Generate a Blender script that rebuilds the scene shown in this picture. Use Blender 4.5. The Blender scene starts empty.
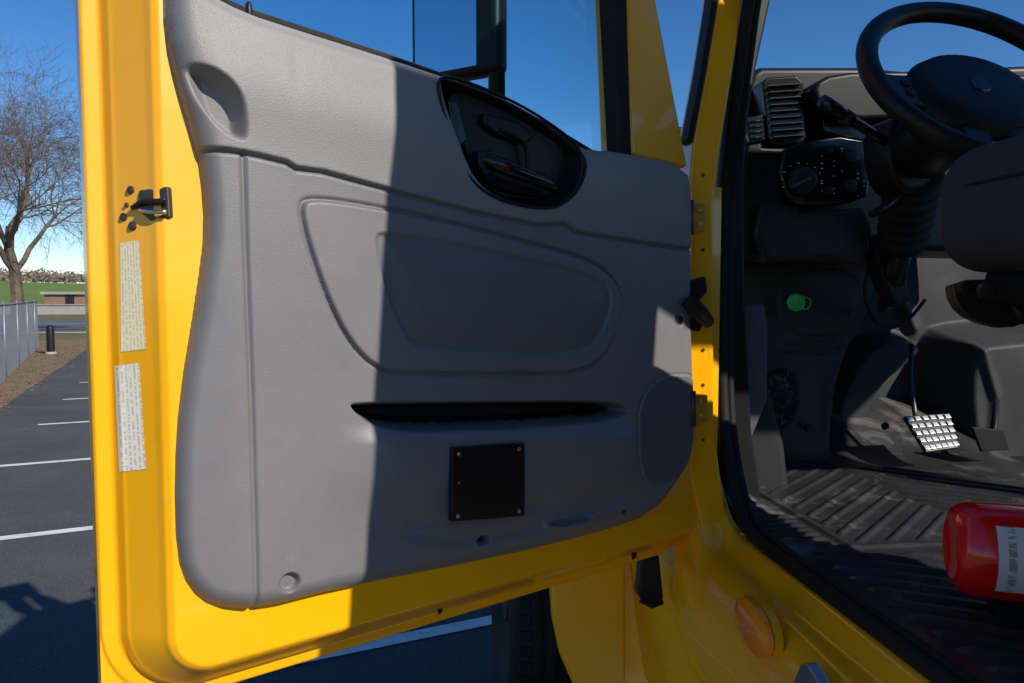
import bpy, bmesh, math, random
import numpy as np
from mathutils import Vector, Matrix
random.seed(7); np.random.seed(7)
scene=bpy.context.scene

# ------------------------------------------------------------------ survey helpers
CAM=np.array([0.0,0.0,1.7]); FP=740.0; PITCH=math.atan(44.5/740.0)
cp,sp=math.cos(PITCH),math.sin(PITCH)
def ray(px,py):
    x=(px-512)/FP; y=-(py-341.5)/FP
    return np.array([x,cp+y*sp,-sp+y*cp])
def hit(px,py,p0,n):
    d=ray(px,py); t=np.dot(np.array(p0)-CAM,n)/np.dot(d,n)
    return CAM+t*d
# truck frame: R to the truck's right, F forward
Uf=np.array([-0.111,0.9938,0.0]); Ur=np.array([0.9938,0.111,0.0]); Uz=np.array([0,0,1.0])
def C(R,F,z): return R*Ur+F*Uf+z*Uz
def onF(px,py,F): return hit(px,py,F*Uf,Uf)
def onR(px,py,R): return hit(px,py,R*Ur,Ur)
def onZ(px,py,z=0.0): return hit(px,py,np.array([0,0,z]),Uz)
# door frame
HG=np.array([0.366,1.52,0.0]); Ds=np.array([-0.803,-0.596,0.0]); Ds/=np.linalg.norm(Ds)
Dn=np.array([0.596,-0.803,0.0]); Dn/=np.linalg.norm(Dn)
def DP(s,z,off): return HG+s*Ds+z*Uz+off*Dn
def dsz(px,py,off=0.0):
    p=hit(px,py,HG+off*Dn,Dn); return (float(np.dot(p-HG,Ds)),float(p[2]))
def onD(px,py,off=0.0): return hit(px,py,HG+off*Dn,Dn)

# ------------------------------------------------------------------ materials
def mat(name,col,rough=0.5,metal=0.0,bs=0,bd=0.0,coat=0.0,var=0.0,vs=4.0,spec=0.5,emis=None,rvar=0.0):
    m=bpy.data.materials.new(name); m.use_nodes=True
    nt=m.node_tree; b=nt.nodes['Principled BSDF']
    b.inputs['Base Color'].default_value=(*col,1); b.inputs['Roughness'].default_value=rough
    b.inputs['Metallic'].default_value=metal; b.inputs['Coat Weight'].default_value=coat
    b.inputs['Coat Roughness'].default_value=0.05; b.inputs['Specular IOR Level'].default_value=spec
    tc=nt.nodes.new('ShaderNodeTexCoord')
    if var>0:
        n=nt.nodes.new('ShaderNodeTexNoise'); n.inputs['Scale'].default_value=vs; n.inputs['Detail'].default_value=4; n.inputs['Roughness'].default_value=0.65
        nt.links.new(tc.outputs['Object'],n.inputs['Vector'])
        r=nt.nodes.new('ShaderNodeMapRange'); r.inputs[1].default_value=0.3; r.inputs[2].default_value=0.7
        r.inputs[3].default_value=1-var; r.inputs[4].default_value=1+var
        nt.links.new(n.outputs['Fac'],r.inputs[0])
        mx=nt.nodes.new('ShaderNodeVectorMath'); mx.operation='SCALE'; mx.inputs[0].default_value=col
        nt.links.new(r.outputs[0],mx.inputs['Scale']); nt.links.new(mx.outputs[0],b.inputs['Base Color'])
        if rvar>0:
            r2=nt.nodes.new('ShaderNodeMapRange'); r2.inputs[1].default_value=0.3; r2.inputs[2].default_value=0.7
            r2.inputs[3].default_value=rough-rvar; r2.inputs[4].default_value=rough+rvar
            nt.links.new(n.outputs['Fac'],r2.inputs[0]); nt.links.new(r2.outputs[0],b.inputs['Roughness'])
    if bd>0:
        n2=nt.nodes.new('ShaderNodeTexNoise'); n2.inputs['Scale'].default_value=bs; n2.inputs['Detail'].default_value=1
        nt.links.new(tc.outputs['Object'],n2.inputs['Vector'])
        bp=nt.nodes.new('ShaderNodeBump'); bp.inputs['Strength'].default_value=bd; bp.inputs['Distance'].default_value=0.002
        nt.links.new(n2.outputs['Fac'],bp.inputs['Height']); nt.links.new(bp.outputs[0],b.inputs['Normal'])
    return m
def add_scuffs(m,col,scale,thr,amt,stretch=(1,1,1)):
    """worn / dusty smudges: distorted noise lightening the base colour"""
    nt=m.node_tree; b=nt.nodes['Principled BSDF']; src=b.inputs['Base Color'].links[0].from_socket
    tc=nt.nodes.new('ShaderNodeTexCoord'); n=nt.nodes.new('ShaderNodeTexNoise'); n.inputs['Scale'].default_value=scale; n.inputs['Detail'].default_value=5; n.inputs['Roughness'].default_value=0.75; n.inputs['Distortion'].default_value=1.2
    mp=nt.nodes.new('ShaderNodeMapping'); mp.inputs['Scale'].default_value=stretch; nt.links.new(tc.outputs['Object'],mp.inputs[0]); nt.links.new(mp.outputs[0],n.inputs['Vector'])
    r=nt.nodes.new('ShaderNodeMapRange'); r.inputs[1].default_value=thr; r.inputs[2].default_value=thr+0.15; r.inputs[3].default_value=0; r.inputs[4].default_value=amt
    nt.links.new(n.outputs['Fac'],r.inputs[0])
    mx=nt.nodes.new('ShaderNodeMix'); mx.data_type='RGBA'; nt.links.new(r.outputs[0],mx.inputs[0]); nt.links.new(src,mx.inputs[6]); mx.inputs[7].default_value=(*col,1)
    nt.links.new(mx.outputs[2],b.inputs['Base Color'])
M={}
M['yellow']=mat('yellow_paint',(0.97,0.445,0.002),0.30,coat=0.5,var=0.04,vs=3,rvar=0.06)
add_scuffs(M['yellow'],(0.42,0.22,0.02),7,0.64,0.30)
M['grey']=mat('door_grey_plastic',(0.168,0.162,0.166),0.46,bs=620,bd=0.16,var=0.08,vs=5,rvar=0.06)
add_scuffs(M['grey'],(0.28,0.27,0.26),5,0.60,0.30)
add_scuffs(M['grey'],(0.36,0.35,0.33),14,0.67,0.45,(1,1,0.35))
M['grey_up']=mat('door_grey_leatherette',(0.222,0.211,0.206),0.50,bs=600,bd=0.28,var=0.06,vs=4)
add_scuffs(M['grey_up'],(0.32,0.31,0.29),6,0.64,0.25)
M['insert']=mat('door_insert_plastic',(0.138,0.134,0.139),0.50,bs=520,bd=0.25,var=0.06,vs=5)
M['speaker']=mat('speaker_grille',(0.125,0.125,0.129),0.55,bs=1100,bd=0.8)
M['blk']=mat('black_plastic',(0.009,0.009,0.010),0.42,var=0.15,vs=8,spec=0.32)
M['blkgl']=mat('black_gloss_plastic',(0.008,0.008,0.009),0.2)
M['rubber']=mat('black_rubber',(0.011,0.011,0.012),0.7,var=0.25,vs=12,spec=0.3)
M['dkgrey']=mat('dark_grey_plastic',(0.022,0.023,0.026),0.55,bs=300,bd=0.2,var=0.12,vs=6,spec=0.32)
M['mdgrey']=mat('mid_grey_plastic',(0.080,0.081,0.088),0.6,bs=300,bd=0.2,var=0.12,vs=6)
M['moulded']=mat('moulded_cab_liner',(0.036,0.037,0.041),0.58,bs=300,bd=0.25,var=0.15,vs=5,spec=0.32)
add_scuffs(M['moulded'],(0.085,0.078,0.07),5,0.58,0.4)
M['metal']=mat('steel',(0.60,0.60,0.60),0.35,metal=1.0,var=0.15,vs=30)
M['dkmetal']=mat('dark_steel',(0.10,0.09,0.08),0.45,metal=0.8,var=0.3,vs=30)
M['brass']=mat('hinge_zinc',(0.60,0.34,0.05),0.4,metal=0.5,var=0.2,vs=30)
M['white']=mat('white_print',(0.75,0.75,0.75),0.5)
M['red']=mat('extinguisher_red',(0.88,0.012,0.008),0.2,coat=0.6,var=0.04,vs=8)
M['orange']=mat('amber_lens',(1.0,0.30,0.015),0.15,coat=0.6,bs=200,bd=0.25)
M['green']=mat('green_cap',(0.02,0.55,0.10),0.35)
M['seat']=mat('seat_fabric',(0.042,0.042,0.047),0.85,bs=500,bd=0.6,var=0.12,vs=20,spec=0.3)
M['plate']=mat('black_plate',(0.010,0.010,0.011),0.30,var=0.2,vs=10)
M['mat']=mat('rubber_floor_mat',(0.022,0.022,0.024),0.48,bs=150,bd=0.3,var=0.35,vs=9)
add_scuffs(M['mat'],(0.20,0.19,0.175),4,0.54,0.6)
M['paint']=mat('line_paint',(0.72,0.72,0.70),0.6,var=0.15,vs=6)
add_scuffs(M['paint'],(0.12,0.12,0.12),9,0.56,0.8)
M['bark']=mat('bark',(0.13,0.095,0.07),0.9,var=0.3,vs=3)
M['galv']=mat('galvanised_steel',(0.26,0.28,0.31),0.5,metal=0.5)
M['conc']=mat('concrete',(0.36,0.34,0.31),0.85,var=0.12,vs=2)
M['brick']=mat('brick',(0.28,0.17,0.12),0.85,var=0.2,vs=1)
M['leaf']=mat('dry_leaf',(0.24,0.13,0.05),0.8,var=0.5,vs=30)
M['liner']=mat('headliner',(0.18,0.17,0.16),0.9)

def glassmat(name,tint,refl):
    m=bpy.data.materials.new(name); m.use_nodes=True; nt=m.node_tree; nt.nodes.clear()
    o=nt.nodes.new('ShaderNodeOutputMaterial'); t=nt.nodes.new('ShaderNodeBsdfTransparent'); t.inputs[0].default_value=(*tint,1)
    g=nt.nodes.new('ShaderNodeBsdfGlossy'); g.inputs['Roughness'].default_value=0.01
    fr=nt.nodes.new('ShaderNodeFresnel'); fr.inputs[0].default_value=refl
    mx=nt.nodes.new('ShaderNodeMixShader'); nt.links.new(fr.outputs[0],mx.inputs[0]); nt.links.new(t.outputs[0],mx.inputs[1]); nt.links.new(g.outputs[0],mx.inputs[2])
    nt.links.new(mx.outputs[0],o.inputs[0]); return m
M['glass']=glassmat('window_glass',(0.70,0.95,0.98),1.33)
M['clear']=glassmat('clear_glass',(0.95,0.98,0.98),1.03)
M['mirror']=mat('mirror_glass',(0.70,0.82,0.90),0.02,metal=1.0)

# label with printed lines
def labelmat(name,base,ink,sc,amt):
    m=mat(name,base,0.5); nt=m.node_tree; b=nt.nodes['Principled BSDF']
    tc=nt.nodes.new('ShaderNodeTexCoord'); sx=nt.nodes.new('ShaderNodeSeparateXYZ'); nt.links.new(tc.outputs['UV'],sx.inputs[0])
    m1=nt.nodes.new('ShaderNodeMath'); m1.operation='MULTIPLY'; m1.inputs[1].default_value=sc; nt.links.new(sx.outputs[0],m1.inputs[0])
    m2=nt.nodes.new('ShaderNodeMath'); m2.operation='FRACT'; nt.links.new(m1.outputs[0],m2.inputs[0])
    m3=nt.nodes.new('ShaderNodeMath'); m3.operation='GREATER_THAN'; m3.inputs[1].default_value=0.55; nt.links.new(m2.outputs[0],m3.inputs[0])
    mp=nt.nodes.new('ShaderNodeMapping'); mp.inputs['Scale'].default_value=(sc*0.7,34,1); nt.links.new(tc.outputs['UV'],mp.inputs[0])
    n=nt.nodes.new('ShaderNodeTexNoise'); n.inputs['Scale'].default_value=1.0; nt.links.new(mp.outputs[0],n.inputs['Vector'])
    m4=nt.nodes.new('ShaderNodeMath'); m4.operation='GREATER_THAN'; m4.inputs[1].default_value=0.48; nt.links.new(n.outputs['Fac'],m4.inputs[0])
    m5=nt.nodes.new('ShaderNodeMath'); m5.operation='MULTIPLY'; nt.links.new(m3.outputs[0],m5.inputs[0]); nt.links.new(m4.outputs[0],m5.inputs[1])
    m6=nt.nodes.new('ShaderNodeMath'); m6.operation='MULTIPLY'; m6.inputs[1].default_value=amt; nt.links.new(m5.outputs[0],m6.inputs[0])
    mx=nt.nodes.new('ShaderNodeMix'); mx.data_type='RGBA'; mx.inputs[6].default_value=(*base,1); mx.inputs[7].default_value=(*ink,1)
    nt.links.new(m6.outputs[0],mx.inputs[0]); nt.links.new(mx.outputs[2],b.inputs['Base Color']); return m
M['label']=labelmat('printed_label',(0.88,0.78,0.52),(0.30,0.24,0.14),7,0.40)
M['label_w']=labelmat('white_label',(0.88,0.82,0.68),(0.25,0.22,0.18),6,0.45)
M['label_e']=labelmat('extinguisher_label',(0.85,0.85,0.85),(0.08,0.08,0.1),6,0.6)

# ------------------------------------------------------------------ mesh helpers
PAR={}
def parent(name):
    if name not in PAR:
        e=bpy.data.objects.new(name,None); scene.collection.objects.link(e); PAR[name]=e
    return PAR[name]
def finish(ob,par=None,bevel=0,smooth=True,seg=3,angle=35):
    scene.collection.objects.link(ob)
    if par: ob.parent=parent(par)
    if smooth:
        for p in ob.data.polygons: p.use_smooth=True
    if bevel>0:
        b=ob.modifiers.new('b','BEVEL'); b.width=bevel; b.segments=seg; b.limit_method='ANGLE'; b.angle_limit=math.radians(angle)
        b.use_clamp_overlap=True
        w=ob.modifiers.new('w','WEIGHTED_NORMAL'); w.keep_sharp=True
    return ob
def mk(name,verts,faces,mats,par=None,bevel=0,smooth=False,mi=None,uv=None,**k):
    me=bpy.data.meshes.new(name); me.from_pydata([tuple(map(float,v)) for v in verts],[],faces)
    for m in (mats if isinstance(mats,list) else [mats]): me.materials.append(M[m])
    if mi is not None: me.polygons.foreach_set('material_index',mi)
    me.update()
    bm=bmesh.new(); bm.from_mesh(me); bmesh.ops.recalc_face_normals(bm,faces=bm.faces); bm.to_mesh(me); bm.free()
    return finish(bpy.data.objects.new(name,me),par,bevel,smooth or bevel>0,**k)
def chaikin(p,n=2,closed=True):
    p=[np.array(q,float) for q in p]
    for _ in range(n):
        r=[]; N=len(p)
        rng=range(N) if closed else range(N-1)
        if not closed: r.append(p[0])
        for i in rng:
            a,b=p[i],p[(i+1)%N]; r+= [0.75*a+0.25*b,0.25*a+0.75*b]
        if not closed: r.append(p[-1])
        p=r
    return p
def prism(name,pts,vec,m,par=None,bevel=0.003,**k):
    n=len(pts); vec=np.array(vec)
    v=[np.array(p) for p in pts]+[np.array(p)+vec for p in pts]
    f=[list(range(n)),list(range(2*n-1,n-1,-1))]+[[i,(i+1)%n,n+(i+1)%n,n+i] for i in range(n)]
    return mk(name,v,f,m,par,bevel,**k)
def prF(name,px,F,depth,m,par,bevel=0.004,sm=0,**k):
    if sm: px=chaikin(px,sm)
    return prism(name,[onF(x,y,F) for x,y in px],Uf*depth,m,par,bevel,**k)
def prD(name,px,off,depth,m,par,bevel=0.002,sm=0,**k):
    if sm: px=chaikin(px,sm)
    return prism(name,[onD(x,y,off) for x,y in px],-Dn*depth,m,par,bevel,**k)
def box(name,R0,R1,F0,F1,z0,z1,m,par,bevel=0.005,shear=0.0,zr=2.15):
    def q(R,F,z): return C(R,F+shear*(z-zr),z)
    v=[q(R,F,z) for z in (z0,z1) for F in (F0,F1) for R in (R0,R1)]
    f=[[0,1,3,2],[4,6,7,5],[0,4,5,1],[2,3,7,6],[0,2,6,4],[1,5,7,3]]
    return mk(name,v,f,m,par,bevel)
def tubegeo(pts,rad,sides=10,cap=True):
    pts=[np.array(p,float) for p in pts]; n=len(pts); V=[];Fc=[]
    rad=list(rad) if hasattr(rad,'__len__') else [rad]*n
    up=None
    for i in range(n):
        t=pts[min(i+1,n-1)]-pts[max(i-1,0)]; t/=np.linalg.norm(t)+1e-9
        if up is None:
            up=np.array([0,0,1.0]) if abs(t[2])<0.9 else np.array([1.0,0,0])
        a=np.cross(t,up); a/=np.linalg.norm(a)+1e-9; b=np.cross(a,t); up=b
        for k in range(sides):
            th=2*math.pi*k/sides; V.append(pts[i]+rad[i]*(math.cos(th)*a+math.sin(th)*b))
    for i in range(n-1):
        for k in range(sides):
            k2=(k+1)%sides; Fc.append([i*sides+k,i*sides+k2,(i+1)*sides+k2,(i+1)*sides+k])
    if cap: Fc.append(list(range(sides))[::-1]); Fc.append([(n-1)*sides+k for k in range(sides)])
    return V,Fc
def tube(name,pts,rad,m,par,sides=12,smoothpts=0,closed=False):
    if smoothpts:
        if hasattr(rad,'__len__'): rad=[float(q[0]) for q in chaikin([[q] for q in rad],smoothpts,closed)]
        pts=chaikin(pts,smoothpts,closed)
    if closed: pts=list(pts)+[pts[0],pts[1]]
    V,Fc=tubegeo(pts,rad,sides,not closed); return mk(name,V,Fc,m,par,0,True)
def lathe(name,c,axis,prof,m,par,sides=32,sx=1.0,ref=None,mi=None):
    """prof: list of (radius, along)"""
    axis=np.array(axis,float); axis/=np.linalg.norm(axis)
    ref=np.array(ref if ref is not None else ([0,0,1.0] if abs(axis[2])<0.9 else [1.0,0,0]),float)
    a=np.cross(axis,ref); a/=np.linalg.norm(a); b=np.cross(a,axis)
    V=[];Fc=[]
    for r,h in prof:
        for k in range(sides):
            th=2*math.pi*k/sides; V.append(np.array(c)+axis*h+r*(sx*math.cos(th)*a+math.sin(th)*b))
    n=len(prof)
    for i in range(n-1):
        for k in range(sides):
            k2=(k+1)%sides; Fc.append([i*sides+k,i*sides+k2,(i+1)*sides+k2,(i+1)*sides+k])
    Fc.append(list(range(sides))[::-1]); Fc.append([(n-1)*sides+k for k in range(sides)])
    ob=mk(name,V,Fc,m,par,0,True)
    ob.data.set_sharp_from_angle(angle=math.radians(40)); return ob
def gridmesh(name,P,m,par,mi=None,keep=None,uv=False):
    ny,nx=P.shape[:2]
    idx=np.arange(ny*nx).reshape(ny,nx)
    q=np.stack([idx[:-1,:-1],idx[:-1,1:],idx[1:,1:],idx[1:,:-1]],-1).reshape(-1,4)
    if keep is not None: q=q[keep.reshape(-1)]; 
    if mi is not None: mi=mi.reshape(-1)[keep.reshape(-1)] if keep is not None else mi.reshape(-1)
    me=bpy.data.meshes.new(name); V=P.reshape(-1,3)
    me.vertices.add(len(V)); me.vertices.foreach_set('co',V.astype(np.float32).ravel())
    me.loops.add(len(q)*4); me.loops.foreach_set('vertex_index',q.astype(np.int32).ravel())
    me.polygons.add(len(q)); me.polygons.foreach_set('loop_start',np.arange(0,len(q)*4,4,dtype=np.int32))
    me.polygons.foreach_set('use_smooth',np.ones(len(q),bool))
    for mm in (m if isinstance(m,list) else [m]): me.materials.append(M[mm])
    if mi is not None: me.polygons.foreach_set('material_index',mi.astype(np.int32).ravel())
    if uv:
        l=me.uv_layers.new(name='UVMap'); jj,ii=np.meshgrid(np.linspace(0,1,nx),np.linspace(0,1,ny))
        uvs=np.stack([jj.ravel(),ii.ravel()],-1)[q.ravel()]; l.data.foreach_set('uv',uvs.astype(np.float32).ravel())
    me.update(calc_edges=True); me.validate()
    ob=bpy.data.objects.new(name,me); scene.collection.objects.link(ob)
    if par: ob.parent=parent(par)
    return ob
def sdf(P,poly,closed=True):
    poly=np.array(poly); N=len(poly); X=P[...,0]; Y=P[...,1]
    best=np.full(X.shape,1e9); ins=np.zeros(X.shape,bool)
    for i in range(N if closed else N-1):
        a=poly[i]; b=poly[(i+1)%N]; e=b-a; L=e@e+1e-12
        t=np.clip(((X-a[0])*e[0]+(Y-a[1])*e[1])/L,0,1)
        d=(X-a[0]-t*e[0])**2+(Y-a[1]-t*e[1])**2; best=np.minimum(best,d)
        if closed:
            c=((a[1]>Y)!=(b[1]>Y)); den=(b[1]-a[1]) if abs(b[1]-a[1])>1e-12 else 1e-12
            ins^= c&(X<(b[0]-a[0])*(Y-a[1])/den+a[0])
    best=np.sqrt(best)
    return np.where(ins,-best,best) if closed else best
def ss(a,b,x):
    t=np.clip((x-a)/(b-a),0,1); return t*t*(3-2*t)
def dpoly(px,off=0.0,sm=2): return [np.array(dsz(x,y,off)) for x,y in (chaikin(px,sm) if sm else px)]

# ================================================================== TRUCK DOOR
DR='truck_door'
s_free=dsz(90,341,-0.115)[0]; z_bot=dsz(440,622,-0.115)[1]
outline_px=[(166,-40),(205,-12),(245,9),(300,27),(388,55),(435,71),(480,86),(525,106),(556,128),(582,148),(630,152),(686,163),(690,200),
 (691,300),(694,400),(693,450),(680,480),(655,517),(600,536),(500,561),(345,591),(262,613),(215,612),(190,595),(178,560),(176,480),(181,400),(200,290),(208,230),(204,170),(194,130),(179,80),(168,30)]
OUT=dpoly(outline_px,-0.012,1)
OA=np.array(OUT)
smin,smax=OA[:,0].min()-0.004,OA[:,0].max()+0.004; zmin,zmax=OA[:,1].min()-0.004,OA[:,1].max()+0.004
res=0.0020
S=np.arange(smin,smax,res); Z=np.arange(zmin,zmax,res)
SS,ZZ=np.meshgrid(S,Z); P=np.stack([SS,ZZ],-1)
d=-sdf(P,OUT)
zb_near=ss(1.36,1.24,ZZ)
we=0.022+0.022*zb_near
h=-0.036+0.036*np.sqrt(np.clip(1-(1-np.clip(d/we,0,1))**2,0,1))
sl=np.array(dpoly([(160,141),(188,146),(243,152),(300,166),(385,189),(470,211),(560,229),(625,240),(700,251)],0,1)); o=np.argsort(sl[:,0])
zl=np.interp(SS,sl[o,0],sl[o,1]); dz=ZZ-zl
up=ss(-0.001,0.004,dz)
h+=0.006*up*ss(0,0.03,d)-0.005*np.exp(-((dz+0.001)/0.0026)**2)*ss(0,0.01,d)
h+=0.008*np.exp(-((dz-0.09)/0.06)**2)*ss(0,0.05,d)
vl=np.array(dpoly([(243,150),(246,250),(252,400),(258,640)],0,0)); o=np.argsort(vl[:,1])
slv=np.interp(ZZ,vl[o,1],vl[o,0]); dv=SS-slv
lowm=1-up
h-=0.006*np.exp(-(dv/0.0032)**2)*lowm
h-=0.014*ss(0,0.10,dv)*lowm
pr=dpoly([(178,62),(204,66),(228,80),(243,103),(246,140),(236,140),(216,126),(202,108),(188,88)])
dp=-sdf(P,pr); h-=0.036*ss(-0.003,0.013,dp)*ss(0.002,0.03,d)
ov=dpoly([(299,204),(312,199),(350,203),(430,218),(510,238),(585,258),(612,275),(624,303),(616,335),(598,362),(572,373),(500,373),(420,373),(378,370),(350,343),(328,300),(308,245)])
do=-sdf(P,ov)
h+=0.005*ss(-0.001,0.005,do)-0.0055*np.exp(-((do+0.0015)/0.0024)**2)
iv=dpoly([(372,236),(384,232),(430,238),(520,256),(585,272),(607,284),(612,303),(602,333),(585,352),(540,354),(450,352),(413,348),(397,322),(383,285)])
di=-sdf(P,iv)
h-=0.0045*ss(-0.002,0.003,di); h+=0.0045*ss(0.004,0.05,di)
pk=dpoly([(348,406),(358,402),(480,401),(600,400),(626,405),(630,413),(612,422),(520,429),(440,432),(400,432),(368,425)])
dk=-sdf(P,pk)
h-=0.070*ss(-0.001,0.016,dk)
pkz=np.interp(SS,[dsz(626,414)[0],dsz(350,407)[0]],[dsz(626,414)[1],dsz(350,415)[1]])
below=pkz-ZZ
wS=ss(dsz(345,450)[0]+0.02,dsz(380,450)[0]-0.03,SS)*ss(dsz(655,450)[0],dsz(610,450)[0],SS)
h+=wS*0.014*ss(0.010,0.045,below)*(1-ss(0.08,0.18,below))
hp_px=[(438,74),(470,82),(520,104),(556,127),(576,143),(584,160),(579,185),(563,206),(540,209),(505,202),(478,188),(462,165),(450,130),(440,100)]
hp=dpoly(hp_px); dh=-sdf(P,hp); h-=0.048*ss(-0.001,0.020,dh)
sk=dpoly([(636,440),(641,402),(654,382),(672,375),(700,376),(702,455),(675,480),(652,487),(641,475)]); dk2=-sdf(P,sk)
h+=0.002*ss(-0.002,0.004,dk2)-0.0025*np.exp(-((dk2+0.002)/0.0024)**2)
def dimple(px,py,r,dep,asp=1.0):
    global h
    c=dsz(px,py); rr=np.sqrt(((SS-c[0])/asp)**2+(ZZ-c[1])**2); h=h-dep*(1-ss(r*0.75,r*1.15,rr)); return rr
dimple(290,583,0.0135,0.012); dr1=dimple(485,541,0.007,0.020,1.8); dr2=dimple(626,512,0.005,0.014,1.8); dimple(680,320,0.013,0.006)
tg=dpoly([(543,526),(556,518),(590,513),(598,517),(585,524),(560,529)],0,1); dt=-sdf(P,tg); h+=0.005*np.exp(-((dt-0.001)/0.004)**2)-0.008*ss(0.002,0.010,dt)
cr_=np.array(dpoly([(385,528),(450,540),(520,533),(600,505),(645,487)],0,2)); dcr=sdf(P,cr_,False); h-=0.0035*np.exp(-(dcr/0.012)**2)
sq=dpoly([(519,448),(553,446),(552,496),(520,499)],0,0); dq=-sdf(P,sq); h+=0.0010*np.exp(-((dq)/0.0022)**2)
h+=0.0012*np.sin(SS*9+1)*np.sin(ZZ*11)
PP=HG+SS[...,None]*Ds+ZZ[...,None]*Uz+h[...,None]*Dn
cc=lambda A:(A[:-1,:-1]+A[1:,1:])/2
keep=cc(d)>-0.003
mi=np.zeros(cc(d).shape,int)
mi[cc(dz)>0.002]=1; mi[cc(di)>0.002]=2; mi[cc(dh)>-0.0005]=3; mi[cc(dk2)>0.002]=4; mi[cc(dk)>0.009]=5; mi[cc(dr1)<0.006]=5; mi[cc(dr2)<0.004]=5  # last slot: black painted deep in the pocket and holes as their shade
gridmesh('door_trim_panel',PP,['grey','grey_up','insert','blk','speaker','blk'],DR,mi,keep)

# yellow shell
def shell_off(s,z,zb=None):
    dx=s_free-s; dzb=z-(z_bot if zb is None else zb); r=0.13
    ax=np.maximum(r-dx,0); az=np.maximum(r-dzb,0)
    dd=np.where((ax>0)&(az>0),r-np.sqrt(ax**2+az**2),np.minimum(dx,dzb))
    xs=[-1,0.0,0.003,0.020,0.024,0.030,0.034,0.064,0.070,0.078,0.5]
    ys=[-0.119,-0.119,-0.115,-0.113,-0.110,-0.094,-0.090,-0.050,-0.040,-0.034,-0.034]
    return np.interp(dd,xs,ys)
tpl=np.array(dpoly([(150,-30),(205,-10),(245,9),(300,27),(388,55),(435,71),(480,86),(525,106),(556,128),(582,148),(630,152),(686,163),(700,165)],-0.012,1)); o=np.argsort(tpl[:,0])
def ztop(s): return np.interp(s,tpl[o,0],tpl[o,1])-0.035
s0=dsz(689,420,-0.115)[0]
def zbot(s):
    t=np.clip((0.10-(s-s0))/0.10,0,1); return z_bot+0.16*(1-np.sqrt(np.clip(1-t**2.2,0,1)))
def slab(name,sv,zlo,zhi,n,par):
    sv=np.array(sv); v=np.concatenate([np.linspace(0,0.28,90)[:-1],np.linspace(0.28,1,60)])
    s2,v2=np.meshgrid(sv,v); z2=zlo(s2)*(1-v2)+zhi(s2)*v2
    off=shell_off(s2,z2,zlo(s2) if name!='door_rear_post' else None)
    if name=='door_inner_shell': off=off-0.055*ss(0.05,0.09,-sdf(np.stack([s2,z2],-1),OUT))
    A=HG+s2[...,None]*Ds+z2[...,None]*Uz+off[...,None]*Dn
    gridmesh(name,A,'yellow',par)
    B=HG+s2[...,None]*Ds+z2[...,None]*Uz-0.150*Dn
    gridmesh(name+'_outer_skin',B,'yellow',par)
    ring=[(0,j) for j in range(len(sv))]+[(i,len(sv)-1) for i in range(len(v))]+[(len(v)-1,j) for j in range(len(sv)-1,-1,-1)]+[(i,0) for i in range(len(v)-1,-1,-1)]
    V=[A[i,j] for i,j in ring]+[B[i,j] for i,j in ring]; n=len(ring)
    mk(name+'_edge',V,[[i,(i+1)%n,n+(i+1)%n,n+i] for i in range(n)],'yellow',par)
sv=np.concatenate([np.linspace(s0,s0+0.12,30)[:-1],np.linspace(s0+0.12,s_free-0.15,60)[:-1],np.linspace(s_free-0.15,s_free,100)])
slab('door_inner_shell',sv,zbot,ztop,0,DR)
s_p=dsz(208,-5,-0.034)[0]
slab('door_rear_post',np.linspace(s_p,s_free,80),ztop,lambda s:0*s+2.62,0,DR)
prD('window_front_frame',[(625,-5),(631,156),(689,168),(657,0),(634,-110),(620,-150)],-0.045,0.09,'yellow',DR,0.010)
f1=dsz(625,-140,-0.06)[0]
prism('window_top_rail',[DP(s_free,2.62,-0.05),DP(s_free,2.68,-0.05),DP(f1,2.68,-0.05),DP(f1,2.55,-0.05),DP(s_p,2.62,-0.05)],-Dn*0.09,'yellow',DR,0.006)
prD('window_gasket',[(610,-150),(622,-150),(627,0),(632,160),(623,160),(615,0)],-0.042,0.045,'rubber',DR,0.003)
tube('window_belt_seal',[onD(x,y,-0.055) for x,y in [(180,-14),(245,14),(388,60),(480,92),(560,136),(600,160)]],0.009,'rubber',DR)
gl=[DP(s_p+0.02,1.9,-0.085),DP(s_p+0.02,2.63,-0.085),DP(f1,2.63,-0.085),onD(628,160,-0.085)]
mk('window_glass',gl,[[0,1,2,3]],'glass',DR)
kb=onD(249,14,-0.02); tube('lock_knob',[kb-Uz*0.02,kb,kb+Uz*0.012,kb+Uz*0.016],[0.0045,0.0045,0.0045,0.002],'blk',DR)
tube('handle_bezel',[DP(a,b,0.009) for a,b in dpoly(hp_px,0.01,2)],0.0026,'blk',DR,8,0,True)
prD('handle_backplate',[(446,85),(515,108),(565,140),(574,162),(566,192),(540,198),(500,190),(475,172),(456,125)],-0.026,0.01,'blk',DR,0.003,sm=2)
lv=[onD(482,158,-0.010),onD(500,165,0.012),onD(525,175,0.018),onD(545,182,0.014),onD(558,190,-0.004)]
tube('handle_lever',lv,[0.011,0.013,0.012,0.012,0.008],'blkgl',DR,12,2)
prD('handle_pivot',[(478,150),(494,149),(500,170),(486,176),(479,166)],0.002,0.02,'blk',DR,0.004)
prD('lock_rocker',[(484,112),(520,122),(534,138),(526,144),(500,136),(484,124)],-0.014,0.012,'blk',DR,0.005)
prD('window_switch',[(448,100),(458,100),(468,140),(460,146),(452,128)],-0.006,0.012,'blkgl',DR,0.003)
tube('handle_rib',[onD(500,130,-0.014),onD(526,140,-0.012),onD(528,170,-0.014)],0.004,'blk',DR,8,2)
PO=0.0245
prD('plate',[(453,448),(525,443),(525,516),(452,522)],PO,0.012,'plate',DR,0.0012)
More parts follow.
